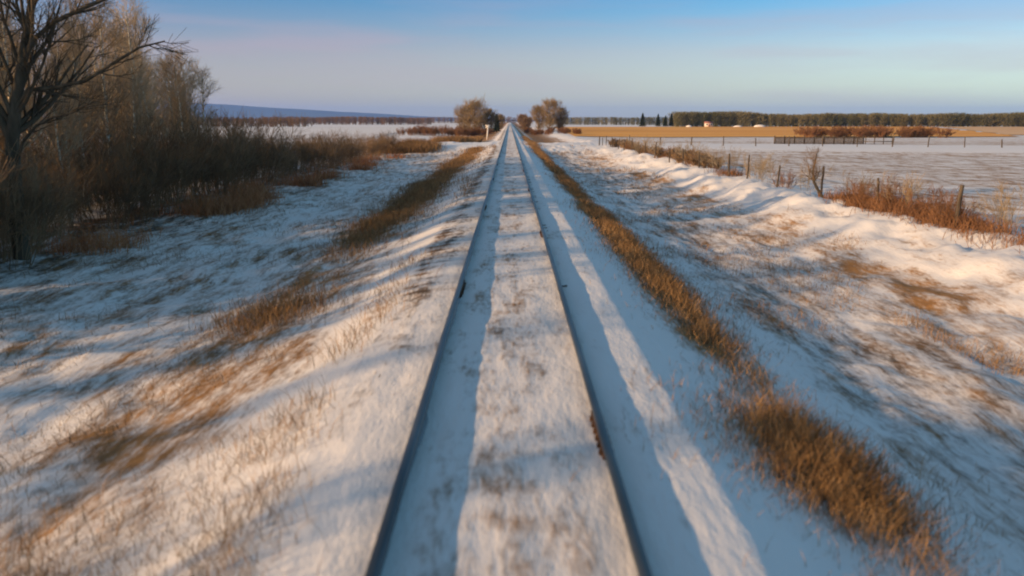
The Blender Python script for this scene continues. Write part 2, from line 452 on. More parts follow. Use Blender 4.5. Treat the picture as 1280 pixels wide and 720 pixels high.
# ------------------------------------------------------------------ railway track
def rail_profile():
    return np.array([(-.07, 0), (.07, 0), (.07, .012), (.018, .028), (.010, .05), (.010, .112), (.036, .126), (.036, .152), (.028, .160),
                     (-.028, .160), (-.036, .152), (-.036, .126), (-.010, .112), (-.010, .05), (-.018, .028), (-.07, .012)])
track = empty("railway_track", (0, 0, 0))
tag(track, "straight single railway track running away through the snow to the horizon", "railway track")
RAILY = np.concatenate([np.arange(-6, 60, 3.), np.arange(60, 300, 12.), np.arange(300, 1500, 60.)])
RB = -0.030
prof = rail_profile()
for sgn in (-1, 1):
    g = Geo()
    k = len(prof)
    wob = (vnoise(RAILY / 14, RAILY * 0 + sgn, 91) - .5) * .02 + (vnoise(RAILY / 60, RAILY * 0, 92) - .5) * .05 * smooth(30, 200, RAILY)
    V = np.stack([np.stack([sgn * .7535 + prof[:, 0] + wob[i], np.full(k, yy), RB + prof[:, 1]], -1) for i, yy in enumerate(RAILY)])
    idx = np.arange(len(RAILY) * k).reshape(-1, k)
    A = idx[:-1]; B = idx[1:]
    g.add(V.reshape(-1, 3), np.stack([A, B, np.roll(B, -1, 1), np.roll(A, -1, 1)], -1).reshape(-1, 4))
    r = obj("rail", g.mesh("rail"), M["steel"], track)
    # joint bars with bolts, staggered from rail to rail
    gj = Geo()
    for s2 in (-1, 1):
        box(gj, (s2 * .026, 0, .068), (.026, .92, .082))
        for j in range(6):
            box(gj, (s2 * .047, -.36 + j * .144, .068), (.024, .036, .036))
    jm = gj.mesh("joint_bar")
    for j in range(12):
        obj("joint_bar", jm, M["rust"], r, (sgn * .7535, 6.2 + (5.9 if sgn < 0 else 0) + j * 11.9, RB))

rg = rngof(5)
def tie_mesh(seed):
    q = rngof(seed); g = Geo()
    box(g, (0, 0, -.09), (2.62 + q.uniform(-.08, .08), .225, .18)); return g.mesh("tie")
tms = [tie_mesh(i) for i in range(6)]
TY = 2.6 + np.arange(0, 900) * .535 + rg.normal(0, .03, 900)
for i in range(99):
    obj("tie", tms[i % 6], M["tie"], track, (rg.normal(0, .04), TY[i], RB - .014 + rg.normal(0, .003)), rg.normal(0, .012))
g = Geo()
for i in range(99, 560):
    box(g, (rg.normal(0, .04), TY[i], RB - .092), (2.6, .225, .18), rg.normal(0, .012))
tag(obj("tie", g.mesh("far_ties"), M["tie"], track), kind="stuff")
ga = Geo()
box(ga, (0, 0, .03), (.10, .03, .05)); box(ga, (.055, 0, .045), (.02, .05, .035))
box(ga, (-.02, .05, .02), (.16, .012, .03))
am = ga.mesh("rail_anchor")
for i in range(18, 92):
    if rg.random() < .30:
        obj("rail_anchor", am, M["rust"], track, (.7535 + .085, TY[i] + .13, RB + .004))
# lumps of snow thrown against the rails
def snow_lump(seed, s):
    q = rngof(seed)
    u, v = np.meshgrid(np.linspace(0, 2 * np.pi, 11)[:-1], np.linspace(0, 1, 6))
    r_ = np.cos(v * np.pi / 2) * (1 + .25 * (q.random(u.shape) - .5))
    P = np.stack([r_ * np.cos(u) * s[0], r_ * np.sin(u) * s[1], (np.sin(v * np.pi / 2) - .3) * s[2]], -1)
    i = np.arange(60).reshape(6, 10)
    f = np.stack([i[:-1], np.roll(i[:-1], -1, 1), np.roll(i[1:], -1, 1), i[1:]], -1).reshape(-1, 4)
    return P.reshape(-1, 3), f

# ------------------------------------------------------------------ plants
def unit(v): return v / (np.linalg.norm(v, axis=-1, keepdims=True) + 1e-9)

def grow(P, Rr, m, smin, smax, lfun, ang, up, K, q, rad=.55, taper=.25):
    """m children on each path of P [n,K0,3]; returns paths [n*m,K,3], radii"""
    n, k0, _ = P.shape
    s = q.uniform(smin, smax, (n, m)) * (k0 - 1)
    i0 = np.minimum(s.astype(int), k0 - 2); f = (s - i0)[..., None]
    ar = np.arange(n)[:, None]
    base = P[ar, i0] * (1 - f) + P[ar, i0 + 1] * f
    T = unit(P[ar, i0 + 1] - P[ar, i0])
    rr = (Rr[ar, i0] * (1 - f[..., 0]) + Rr[ar, i0 + 1] * f[..., 0]) * rad
    rv = unit(q.normal(size=(n, m, 3)))
    side = unit(rv - (rv * T).sum(-1, keepdims=True) * T)
    a = q.normal(ang, .16, (n, m, 1))
    D = T * np.cos(a) + side * np.sin(a)
    ln = lfun(s / (k0 - 1)) * q.uniform(.7, 1.3, (n, m))
    pts = [base]; d = D; step = ln[..., None] / (K - 1)
    for j in range(K - 1):
        pts.append(pts[-1] + d * step)
        d = unit(d + np.array([0, 0, up]) + q.normal(0, .10, d.shape))
    C = np.stack(pts, 2).reshape(n * m, K, 3)
    Rn = rr.reshape(-1, 1) * np.linspace(1, taper, K)[None]
    return C, Rn

def tree_meshes(name, seed, h, r0, nb, b_len, ang=.75, up=.22, base=.3, twig_r=.006, m2=6, m3=5, lean=.03, shape='aspen', trunk=None):
    q = rngof(seed)
    K = 12
    t = np.linspace(0, 1, K)
    if trunk is None:
        px = np.cumsum(q.normal(0, lean, K)) * h / K * 1.2 + q.normal(0, .04) * h * t
        py = np.cumsum(q.normal(0, lean, K)) * h / K * 1.2 + q.normal(0, .04) * h * t
        P = np.stack([px - px[0], py - py[0], t * h - .15], -1)[None]
    else:
        P = np.asarray(trunk, float)[None]; K = P.shape[1]; t = np.linspace(0, 1, K)
    Rr = (r0 * (1 - t) ** .8 + .012)[None]
    gt = Geo(); tubes(gt, P, Rr, 9)
    if shape == 'aspen':
        lf = lambda s: b_len * (1.15 - .8 * s)
    else:
        lf = lambda s: b_len * np.sin(np.clip(s, .05, 1) * np.pi * .86 + .2)
    B, BR = grow(P, Rr, nb, base, .98, lf, ang, up, 6, q, .5)
    BR = np.maximum(BR, twig_r * 1.2)
    gc = Geo(); tubes(gc, B, BR, 4, cap=False)
    C, CR = grow(B, BR, m2, .15, 1, lambda s: b_len * .42 * (1.1 - .5 * s), .65, up * .8, 4, q, .6)
    CR = np.maximum(CR, twig_r); tubes(gc, C, CR, 3, cap=False)
    D, DR = grow(C, CR, m3, .1, 1, lambda s: b_len * .22 * (1.2 - .4 * s), .6, up * .5, 2, q, .7, .3)
    DR = np.maximum(DR, twig_r * .6); tubes(gc, D, DR, 3, cap=False)
    return gt.mesh(name + "_trunk", True), gc.mesh(name + "_crown")

def shrub_mesh(name, seed, h, spread, stems, m2=5, m3=4, r=.009, twig=.004, up=.10):
    q = rngof(seed)
    az = q.uniform(0, 2 * np.pi, stems); rr = np.sqrt(q.random(stems)) * spread * .35
    tilt = q.uniform(.03, .55, stems) * (spread / h) ** .3
    L_ = h * q.uniform(.55, 1.08, stems)
    d = np.stack([np.cos(az) * np.sin(tilt), np.sin(az) * np.sin(tilt), np.cos(tilt)], -1)
    base = np.stack([rr * np.cos(az), rr * np.sin(az), 0 * az - .12], -1)
    K = 5; pts = [base]
    for j in range(K - 1):
        pts.append(pts[-1] + d * L_[:, None] / (K - 1)); d = unit(d + q.normal(0, .10, d.shape) + np.array([0, 0, up * .3]))
    P = np.stack(pts, 1); Rr = (r * q.uniform(.6, 1.3, stems))[:, None] * np.linspace(1, .35, K)[None]
    g = Geo(); tubes(g, P, Rr, 3, cap=False)
    C, CR = grow(P, Rr, m2, .2, 1, lambda s: h * .38 * (1.1 - .6 * s), .5, up, 3, q, .7)
    CR = np.maximum(CR, twig); tubes(g, C, CR, 3, cap=False)
    if m3:
        D, DR = grow(C, CR, m3, .1, 1, lambda s: h * .16 + 0 * s, .55, up * .5, 2, q, .8)
        DR = np.maximum(DR, twig * .7); tubes(g, D, DR, 3, cap=False)
    return g.mesh(name)

def grass_patch(name, xs_, ys_, hs, wd, mat, label_kind=True, seed=0, tiltmax=.6):
    q = rngof(seed); n = len(xs_)
    z = zg(xs_, ys_) - .03
    az = q.uniform(0, 2 * np.pi, n); tl = np.abs(q.normal(.0, tiltmax, n))
    d = np.stack([np.cos(az) * np.sin(tl), np.sin(az) * np.sin(tl), np.cos(tl)], -1)
    b0 = np.stack([xs_, ys_, z], -1)
    P = np.stack([b0, b0 + d * hs[:, None] * .5, b0 + d * hs[:, None] * .95 + np.stack([np.cos(az), np.sin(az), -.4 + 0 * az], -1) * (hs * .16)[:, None]], 1)
    W = wd[:, None] * np.array([1, .9, .35])[None]
    g = Geo(); blades(g, P, W, q.uniform(0, np.pi, n))
    return tag(obj(name, g.mesh(name), mat), kind="stuff")

def rows(q, n, y0, y1, pw=2.0):
    """y positions denser near the camera"""
    u = q.random(n); a = 1 - pw
    return ((y0 ** a) + u * (y1 ** a - y0 ** a)) ** (1 / a)

q = rngof(100)
# thick strip of dry grass on the right shoulder
n = 170000
yy = rows(q, n, 2.2, 150, 1.25)
cx = 2.8 + (vnoise(yy / 6., yy * 0, 77) - .5) * .5
dens = vnoise(yy / 1.6, yy * 0 + 4, 81) * .6 + vnoise(yy / 5., yy * 0 + 4, 82) * .4
gx = cx + q.normal(0, .23, n) * (.6 + dens) * np.where(q.random(n) < .35, 1.9, 1.0)
clump = .62 * np.exp(-((yy - 6.4) / 1.0) ** 2) + .62 * np.exp(-((yy - 9.6) / .9) ** 2)
keep = q.random(n) < smooth(.22, .85, dens + .26 * smooth(10, 20, yy) - .24 * (1 - smooth(8, 12, yy)) + .48 * clump - .2 * np.exp(-((yy - 8.1) / .55) ** 2) - .16 * np.exp(-((yy - 12.5) / 1.2) ** 2)) * .62
yy, gx, dens = yy[keep], gx[keep], dens[keep]
hh = q.uniform(.08, .40, len(yy)) * (.5 + .8 * dens) * (1 - .5 * np.clip(np.abs(gx - 2.8) / .8, 0, 1))
wd = q.uniform(.0022, .0048, len(yy)) * (1 + yy / 13)
tag(grass_patch("dry_grass", gx, yy, hh, wd, M["grass"], seed=1), "continuous strip of tall dry tan grass on the right shoulder of the track", "grass")
# broken line on the left shoulder
n = 190000
yy = rows(q, n, 2.2, 88, 1.2)
cx = -3.9 - (vnoise(yy / 6., yy * 0, 77) - .5) * .8
dens = vnoise(yy / 2.2, yy * 0 + 4, 83) * .6 + vnoise(yy / 7., yy * 0 + 4, 84) * .4
gx = cx + q.normal(0, .40, n) * (.5 + dens) * np.where(q.random(n) < .25, 1.9, 1.0)
keep = q.random(n) < smooth(.40, .80, dens + .30 * smooth(16, 34, yy) - .10 * (1 - smooth(8, 14, yy))) * .8
yy, gx, dens = yy[keep], gx[keep], dens[keep]
hh = q.uniform(.12, .42, len(yy)) * (.5 + .8 * dens)
wd = q.uniform(.0022, .0048, len(yy)) * (1 + yy / 13)
tag(grass_patch("dry_grass", gx, yy, hh, wd, M["grass"], seed=2), "broken line of dry brown grass clumps on the left shoulder of the track", "grass")
# sparse reddish sprigs just outside the left rail
n = 5000
yy = rows(q, n, 3, 90, 1.3)
dens = vnoise(yy / 1.2, yy * 0 + 8, 85)
gx = -1.95 + q.normal(0, .2, n) + (vnoise(yy / 4, yy * 0, 3) - .5) * .5
keep = dens > .66 - .2 * smooth(20, 60, yy)
yy, gx = yy[keep], gx[keep]
tag(grass_patch("dry_grass", gx, yy, q.uniform(.1, .34, len(yy)), q.uniform(.0022, .0045, len(yy)) * (1 + yy / 13), M["grass"], seed=3),
    "sparse reddish sprigs of grass close beside the left rail", "grass")
# low stubs poking through the snow in both ditches
def ditch(name, x0, x1, n, seed, label, thr, mat, hmax=.2, y1=90, spread=2.):
    q = rngof(seed)
    yy = rows(q, n, 4, y1, 1.5); gx = q.uniform(x0, x1, n)
    dn = fbm(gx / spread, yy / (spread * 1.7), seed, 3)
    k = q.random(n) < smooth(thr, thr + .15, dn)
    yy, gx, dn = yy[k], gx[k], dn[k]
    tag(grass_patch(name, gx, yy, q.uniform(.04, hmax, len(yy)) * (.6 + dn), q.uniform(.0022, .0048, len(yy)) * (1 + yy / 13), mat, seed=seed), label, "grass")
ditch("grass_stubs", -11.5, -2.2, 36000, 201, "thin dull grass stubs poking through snow in the left ditch", .47, M["grass_dull"], .2, 90)
ditch("grass_stubs", 3.2, 8.8, 42000, 202, "thin dull grass stubs poking through snow in the right ditch", .50, M["grass_dull"], .18, 90)
ditch("dry_grass", 6.6, 9.2, 34000, 203, "patches of orange dry grass at the foot of the snow bank", .58, M["grass"], .26, 95, 1.6)
# orange reed grass where the left brush ends
n = 42000
yy = q.uniform(86, 128, n); gx = -11.0 + (yy - 86) * .12 + q.normal(0, 1.5, n)
gx = np.minimum(gx, -4.5)
dn = fbm(gx / 3, yy / 6, 88, 3)
k = q.random(n) < smooth(.36, .52, dn) * (np.abs(yy + .28 * gx - 99) > 9)
yy, gx = yy[k], gx[k]
tag(grass_patch("reed_grass", gx, yy, q.uniform(.5, 1.25, len(yy)), q.uniform(.02, .035, len(yy)), M["grass"], seed=6, tiltmax=.35),
    "bright orange reed grass where the left brush row ends before the crossing", "grass")
# grass fringe under the left brush
n = 34000
yy = rows(q, n, 12, 80, 1.2)
gx = -11.7 + (vnoise(yy / 3, yy * 0, 33) - .5) * 1.6 + q.normal(0, .5, n)
dn = vnoise(yy / 2.4, yy * 0 + 2, 89)
k = q.random(n) < smooth(.42, .8, dn)
yy, gx, dn = yy[k], gx[k], dn[k]
tag(grass_patch("dry_grass", gx, yy, q.uniform(.25, .75, len(yy)) * (.5 + dn), q.uniform(.006, .010, len(yy)) * (1 + yy / 25), M["fringe"], seed=7),
    "fringe of tawny grass along the foot of the dark left brush", "grass")
# grass under the wire fence
n = 24000
yy = rows(q, n, 15, 88, 1.3)
gx = 11.6 + q.normal(0, .35, n)
dn = vnoise(yy / 3.0, yy * 0 + 2, 90) * .7 + .38 * bump1(yy, 24.5, 3.5)
k = q.random(n) < smooth(.38, .66, dn)
yy, gx, dn = yy[k], gx[k], dn[k]
tag(grass_patch("dry_grass", gx, yy, q.uniform(.15, .62, len(yy)) * (.5 + .6 * dn), q.uniform(.006, .010, len(yy)) * (1 + yy / 25), M["brush_red"], seed=8),
    "rusty red grass and weeds growing under the wire fence", "grass")

# ---------------- big dark poplar, near left
def from_px(px, py, d):
    """world point seen at pixel px,py of the 1280 frame at distance d ahead (used only to size the leaning tree)"""
    return ((px - 637) / 1000 * d, d, CAM_H + (151 - py) / 1000 * d)

ty = 20.0
tx = -12.35
tz = float(zg(tx, ty))
tr = np.array([(0, 0, -.2), (.02, 0, .9), (.06, .0, 1.9), (.12, .02, 2.9), (.3, .05, 3.8), (.55, .05, 4.7), (.85, 0, 5.6), (1.15, -.05, 6.6), (1.35, 0, 7.6), (1.5, .1, 8.8)])
q = rngof(9)
tmesh, cmesh = tree_meshes("poplar", 31, 9, .20, 22, 2.6, .62, .16, .34, .008, 8, 6, shape='round', trunk=tr)
poplar = empty("bare_poplar", (tx, ty, tz))
tag(poplar, "tall dark bare poplar leaning over the left brush, its long limb reaching towards the track", "tree")
obj("trunk", tmesh, M["dark"], poplar)
obj("crown", cmesh, M["dark"], poplar)
g = Geo(); g2 = Geo()
limbs = [
    [(.25, 0, 3.6), (.7, 0, 4.15), (1.3, .05, 4.2), (2.0, .1, 4.35), (2.7, .1, 4.75), (3.4, .15, 5.15), (4.0, .2, 5.3)],
    [(.6, 0, 4.8), (1.0, -.1, 5.3), (1.6, -.2, 5.7), (2.3, -.2, 6.0), (3.0, -.1, 6.3), (3.6, 0, 6.7), (4.0, 0, 7.2)],
    [(.12, 0, 2.9), (-.2, .1, 3.7), (-.6, .1, 4.6), (-.8, 0, 5.4), (-1.0, 0, 6.2), (-1.1, 0, 7.0), (-1.3, .1, 7.8)],
    [(.08, 0, 2.2), (.5, -.2, 2.9), (1.0, -.4, 3.3), (1.5, -.5, 3.5), (2.0, -.6, 3.6), (2.4, -.6, 3.8), (2.8, -.7, 3.9)],
]
LP = np.array(limbs); LR = np.array([.075, .07, .11, .045])[:, None] * np.linspace(1, .25, 7)[None]
tubes(g, LP, LR, 6, cap=False)
C, CR = grow(LP, LR, 16, .2, 1, lambda s: 1.1 - .5 * s, .55, .10, 5, q, .5)
CR = np.maximum(CR, .008); tubes(g, C, CR, 4, cap=False)
D, DR = grow(C, CR, 6, .15, 1, lambda s: .45 + 0 * s, .5, .05, 3, q, .6)
DR = np.maximum(DR, .005); tubes(g, D, DR, 3, cap=False)
obj("limb", g.mesh("limb"), M["dark"], poplar)

# ---------------- aspen grove
aspens = []
for i in range(7):
    q = rngof(300 + i)
    h = q.uniform(6.8, 9.0)
    tm, cm_ = tree_meshes("aspen", 300 + i, h, q.uniform(.06, .10), 46, 2.0, .80, .20, .30, .007, 6, 4)
    aspens.append((tm, cm_, h))
q = rngof(77)
def aspen(i, x, y, s, label, group):
    tm, cm_, h = aspens[i % 7]
    e_ = empty("aspen", (x, y, float(zg(x, y))), q.uniform(0, 6.28))
    e_.scale = (s, s, s)
    tag(e_, label, "tree", group)
    obj("trunk", tm, M["aspen"], e_); obj("crown", cm_, M["twig"], e_)
    return e_
rowsd = [("front", -14.6, 17, 42, 17), ("second", -17.0, 20, 47, 17), ("third", -20.0, 23, 53, 17), ("back", -24.0, 26, 60, 19)]
cnt = 0
for nm, x0, y0, y1, n in rowsd:
    for k in range(n):
        y = y0 + (y1 - y0) * (k + .5) / n + q.uniform(-.5, .5)
        x = x0 + q.uniform(-1.0, 1.0) - .04 * (y - y0)
        s = q.uniform(.72, .98) * (1 if k < n - 3 else .82)
        aspen(cnt, x, y, s, f"slender bare aspen, {ORD[n - 1 - k]} in the {nm} row of the grove counting from its open end", "bare aspens of the left grove")
        cnt += 1
# the same grove goes on behind the camera and throws its shade over the line
for k in range(54):
    y = q.uniform(-42, 17); x = q.uniform(-30, -15)
    if y > 8 and x > -15.5: continue
    aspen(cnt, x, y, q.uniform(.7, 1.0), "bare aspen of the grove beyond the near end of the photo, out of view", "aspens out of view behind the camera")
    cnt += 1

# ---------------- left brush row
br = [shrub_mesh("brush", 400 + i, 2.3, 1.7, 46, 6, 4, .010, .005) for i in range(6)]
q = rngof(41)
n = 46; ys_b = 12.5 + (91 - 12.5) * ((np.arange(n) + .5) / n) ** 1.35
front = []
for k, y in enumerate(ys_b):
    x = -12.9 - q.uniform(0, .9) + (.9 if y < 21 else 0)
    s = (1.18 if y < 45 else .95 if y < 66 else .78) * q.uniform(.8, 1.15)
    if 30 < y < 47: s *= 1.12
    o = obj("brush", br[k % 6], M["brush"], None, (x, y, float(zg(x, y))), q.uniform(0, 6.28)); o.scale = (s, s, s)
    front.append(o)
for k, o in enumerate(front):
    kk = len(front) - 1 - k
    lab = (f"dark leafless brush in the front of the left thicket, {ORD[kk]} from the orange reeds" if kk < 40
           else f"dark leafless brush in front of the leaning poplar, {ORD[k]} from the photo's edge")
    tag(o, lab, "bush", "dark brush along the foot of the left grove")
backb = []
for k in range(38):
    y = 15 + 55 * ((k + .5) / 38) ** 1.2; x = -15.8 - q.uniform(0, 2.2)
    s = q.uniform(.95, 1.4) * (1 if y < 52 else .65)
    o = obj("brush", br[(k * 5 + 2) % 6], M["brush"], None, (x, y, float(zg(x, y))), q.uniform(0, 6.28)); o.scale = (s, s, s)
    tag(o, f"dark leafless brush standing among the aspen trunks, {ORD[k]} from the near end", "bush", "dark brush inside the grove")

# ---------------- shrubs along the wire fence, right
fs = [shrub_mesh("willow_shrub", 500 + i, 1.35, 1.0, 14, 5, 4, .008, .0045) for i in range(4)]
fr = [shrub_mesh("red_shrub", 520 + i, .85, .9, 30, 5, 3, .007, .004) for i in range(3)]
q = rngof(55)
spec = [(19.3, 1.0, 0), (20.6, .9, 1), (21.6, 1.1, 1), (22.6, 1.15, 1), (23.6, .9, 0), (24.2, 1.2, 1), (25.4, 1.1, 1), (26.6, 1.0, 1), (27.6, .85, 0), (33.0, .9, 0), (34.6, 1.0, 1), (36.0, .9, 0),
        (38.2, 1.0, 0), (39.4, .8, 0), (43, 1.0, 0), (45.5, .9, 0), (48, 1.1, 0), (50, 1.0, 1), (52, .9, 0), (54.5, 1.1, 0), (57, 1, 0), (59.5, 1.1, 1), (62, .9, 0), (65, 1.1, 0), (68, .9, 0), (71, 1, 0), (74, 1.1, 1), (77, .9, 0), (80, 1, 0)]
kw = kr = 0
for k, (y, s, red) in enumerate(spec):
    x = 11.8 + q.uniform(-.35, .5) - (.6 if y > 60 else 0)
    if red:
        o = obj("red_shrub", fr[k % 3], M["brush_red"], None, (x, y, float(zg(x, y))), q.uniform(0, 6))
        tag(o, f"low rusty red shrub under the wire fence, {ORD[kr]} of them from the near end", "bush", "low red shrubs along the wire fence"); kr += 1
    else:
        o = obj("willow_shrub", fs[k % 4], M["twig"], None, (x, y, float(zg(x, y))), q.uniform(0, 6))
        tag(o, f"thin bare willow shrub beside the wire fence, {ORD[kw]} of them from the near end", "bush", "bare willow shrubs along the wire fence"); kw += 1
    o.scale = (s, s, s)
# the crooked sapling with a thick dark foot
sx, sy = 11.0, 28.6
sap = empty("crooked_sapling", (sx, sy, float(zg(sx, sy))))
tag(sap, "crooked bare sapling leaning left over the bright snow bank, with a thick dark foot", "tree")
tp = np.array([(.28, -.1, -.15), (.10, 0, .15), (-.08, 0, .42), (-.20, 0, .65), (-.22, 0, .95), (-.18, 0, 1.3), (-.10, 0, 1.75)])
tm, cm_ = tree_meshes("sapling", 610, 1.7, .05, 12, .85, .6, .25, .4, .004, 5, 4, trunk=tp)
obj("trunk", tm, M["dark"], sap); obj("crown", cm_, M["brush"], sap)

# ------------------------------------------------------------------ wire fence, right
fence = empty("wire_fence", (11.5, 20, 0))
tag(fence, "old wire fence with leaning wooden posts along the crest of the snow bank", "fence")
q = rngof(12)
fy = [20.3, 24.6, 29.4, 33.6, 38.0, 41.3, 46.9, 51.5, 56, 60.5, 65, 68.5, 72, 76, 80.5, 85, 89.5, 93]
tops = []
def post_mesh(h, r, seed):
    qq = rngof(seed); g = Geo()
    zc = np.linspace(-.4, h, 6)
    P = np.stack([qq.normal(0, .006, 6), qq.normal(0, .006, 6), zc], -1)[None]
    tubes(g, P, np.array([[r * 1.05, r, r * .97, r * .95, r * .93, r * .85]]), 8)
    return g.mesh("post", True)
for i, y in enumerate(fy):
    x = 11.45 + q.uniform(-.12, .12) - .012 * (y - 20)
    z = float(zg(x, y)); h = q.uniform(.95, 1.15)
    o = obj("post", post_mesh(h, .045 + .015 * (i in (0, 5)), 700 + i), M["wood"], fence, (x - 11.5, y - 20, z))
    lx, ly = q.normal(0, .05), q.normal(0, .05)
    o.rotation_euler = (lx, ly, 0)
    tops.append((x - 11.5, y - 20, z, h))
for lv in (.35, .65, .92):
    g = Geo()
    P = []
    for a, b_ in zip(tops[:-1], tops[1:]):
        for f in np.linspace(0, 1, 5)[:-1]:
            P.append((a[0] + (b_[0] - a[0]) * f + .05, a[1] + (b_[1] - a[1]) * f, (a[2] * (1 - f) + b_[2] * f) + lv * 1.0 - .05 * math.sin(f * math.pi)))
    tubes(g, np.array([P]), np.full((1, len(P)), .005), 3, cap=False)
    obj("wire", g.mesh("wire"), M["wire"], fence)
# corner fence by the crossing
cf = empty("cross_fence", (11, 96, 0))
tag(cf, "distant wire fence of thin posts running square across the right fields", "fence")
for i in range(24):
    x = 10.5 + i * 3.4; y = 95 - (x - 10.5) * .26
    z = float(zg(x, y))
    h = q.uniform(.85, 1.2)
    o = obj("post", post_mesh(h, q.uniform(.05, .075), 800 + i), M["wood"], cf, (x - 11, y - 96, z))
    o.rotation_euler = (q.normal(0, .05), q.normal(0, .05), 0)
for lv in (.4, .75):
    g = Geo(); P = []
    for i in range(47):
        x = 10.5 + i * 1.7; y = 95 - (x - 10.5) * .26
        P.append((x - 11, y - 96, float(zg(x, y)) + lv))
    tubes(g, np.array([P]), np.full((1, 47), .006), 3, cap=False)
    obj("wire", g.mesh("wire"), M["wire"], cf)

# wooden windbreak pen
pen = empty("windbreak_pen", (42, 105, float(zg(42, 105))))
tag(pen, "long grey board windbreak pen standing in the snowy field", "pen")
for k in range(9):
    g = Geo()
    for j in range(8):
        box(g, (-7.6 + k * 1.28 + j * .155, 0, .46), (.11, .03, .92 + .04 * rg.normal()))
    obj("board_panel", g.mesh("board_panel"), M["wood"], pen)
for k in range(10):
    g = Geo(); box(g, (-7.7 + k * 1.28, .09, .45), (.12, .12, 1.25)); obj("post", g.mesh("pen_post"), M["wood"], pen)
for k in range(4):
    g = Geo(); box(g, (4.1 + k * 1.15, .05, .42), (.09, .09, 1.05)); obj("post", g.mesh("pen_post"), M["wood"], pen)
for zz in (.35, .85):
    g = Geo(); box(g, (5.7, 0, zz), (3.7, .04, .10)); obj("rail", g.mesh("pen_rail"), M["wood"], pen)
g = Geo(); box(g, (-2, .05, .80), (11.6, .05, .09)); obj("rail", g.mesh("pen_rail"), M["wood"], pen)

# ------------------------------------------------------------------ white line-side post with small crossarms
wx, wy = -3.75, 138
mp_ = empty("crossing_post", (wx, wy, float(zg(wx, wy))))
tag(mp_, "white wooden crossing post with a small cross arm beside the left of the far track", "sign post")
g = Geo(); box(g, (0, 0, 1.05), (.20, .16, 2.9), 0, (.09, 0)); obj("post", g.mesh("white_post"), M["white"], mp_)
for s in (-1, 1):
    g = Geo(); box(g, (0, 0, 0), (.95, .04, .15)); o = obj("crossarm", g.mesh("crossarm"), M["white"], mp_, (.10, -.10 - .045 * (s > 0), 2.22)); o.rotation_euler = (0, s * .5, 0)

# ------------------------------------------------------------------ mid-distance trees along the line
def round_tree(name, seed, h, wid, mat_t, mat_c, loc, label, group=None, twig=.022, nb=60):
    tm, cm__ = tree_meshes(name, seed, h * .85, .16, nb, wid * .62, .95, .16, .03, twig, 8, 6, shape='round')
    e_ = empty(name, (loc[0], loc[1], float(zg(*loc))))
    tag(e_, label, "tree", group)
    obj("trunk", tm, mat_t, e_); obj("crown", cm__, mat_c, e_)
    return e_
round_tree("bare_poplar", 71, 7.4, 7.0, M["dark"], M["mid"], (-8.6, 200), "tallest rounded bare poplar beside the track on the left past the crossing")
round_tree("bare_poplar", 72, 6.3, 5.6, M["dark"], M["mid"], (-11.2, 203), "outer bare poplar on the left edge of the clump left of the far track")
round_tree("bare_poplar", 73, 5.6, 5.0, M["dark"], M["mid"], (-5.4, 206), "smaller bare poplar on the track side of the left clump")
round_tree("bare_poplar", 74, 8.6, 6.6, M["dark"], M["mid"], (11.8, 238), "tallest rounded bare poplar on the right of the far track")
round_tree("bare_poplar", 75, 7.0, 5.4, M["dark"], M["mid"], (8.6, 240), "bare poplar on the track side of the tall right poplar")
round_tree("bare_poplar", 76, 6.6, 5.0, M["dark"], M["mid"], (15.0, 243), "bare poplar on the field side of the tall right poplar")
round_tree("bare_poplar", 77, 4.0, 4.0, M["dark"], M["brush"], (5.8, 262), "low dark bare poplar right of the rails, shortest of the right clump", None, .024)
round_tree("bare_poplar", 78, 5.5, 4.0, M["dark"], M["mid"], (-3.8, 300), "small distant bare poplar left of where the rails vanish", None, .03)
round_tree("bare_poplar", 79, 5.6, 4.5, M["dark"], M["brush"], (5.4, 340), "small distant bare poplar right of where the rails vanish", None, .03)

def spruce(loc, h, wid, seed, label, group=None):
    q = rngof(seed); g = Geo()
    n = 2600
    t = q.random(n) ** .8
    rmax = wid / 2 * (1 - t) ** .85 * (1 + .25 * np.sin(t * 46)) + .05
    az = q.uniform(0, 2 * np.pi, n); r_ = rmax * q.uniform(.1, .75, n)
    b0 = np.stack([r_ * np.cos(az), r_ * np.sin(az), .08 * h + t * h * .90], -1)
    d = np.stack([np.cos(az), np.sin(az), -.35 + .9 * t], -1) * (rmax * .38 + .12)[:, None]
    P = np.stack([b0, b0 + d], 1)
    tubes(g, P, np.stack([np.full(n, .055), np.full(n, .02)], 1), 3, cap=False)
    gt = Geo(); tubes(gt, np.array([[(0, 0, -.3), (0, 0, h * .5), (0, 0, h)]]), np.array([[.18, .12, .02]]), 7)
    e_ = empty("spruce", (loc[0], loc[1], float(zg(*loc)))); tag(e_, label, "tree", group)
    obj("trunk", gt.mesh("spruce_trunk"), M["dark"], e_); obj("crown", g.mesh("spruce_crown"), M["spruce"], e_)
spruce((66, 405), 7.0, 3.4, 1, "dark spruce standing alone, leftmost of the spruces before the far wood")
spruce((75.5, 415), 6.6, 3.0, 2, "dark spruce second from the left at the edge of the far wood")
spruce((80.2, 420), 5.8, 2.8, 3, "short dark spruce between two taller ones before the far wood")
spruce((83.2, 420), 7.0, 2.8, 4, "dark spruce at the right end of the spruce row before the far wood")
spruce((-3.5, 222), 4.9, 1.9, 5, "small dark spruce at the track side of the left poplar clump")

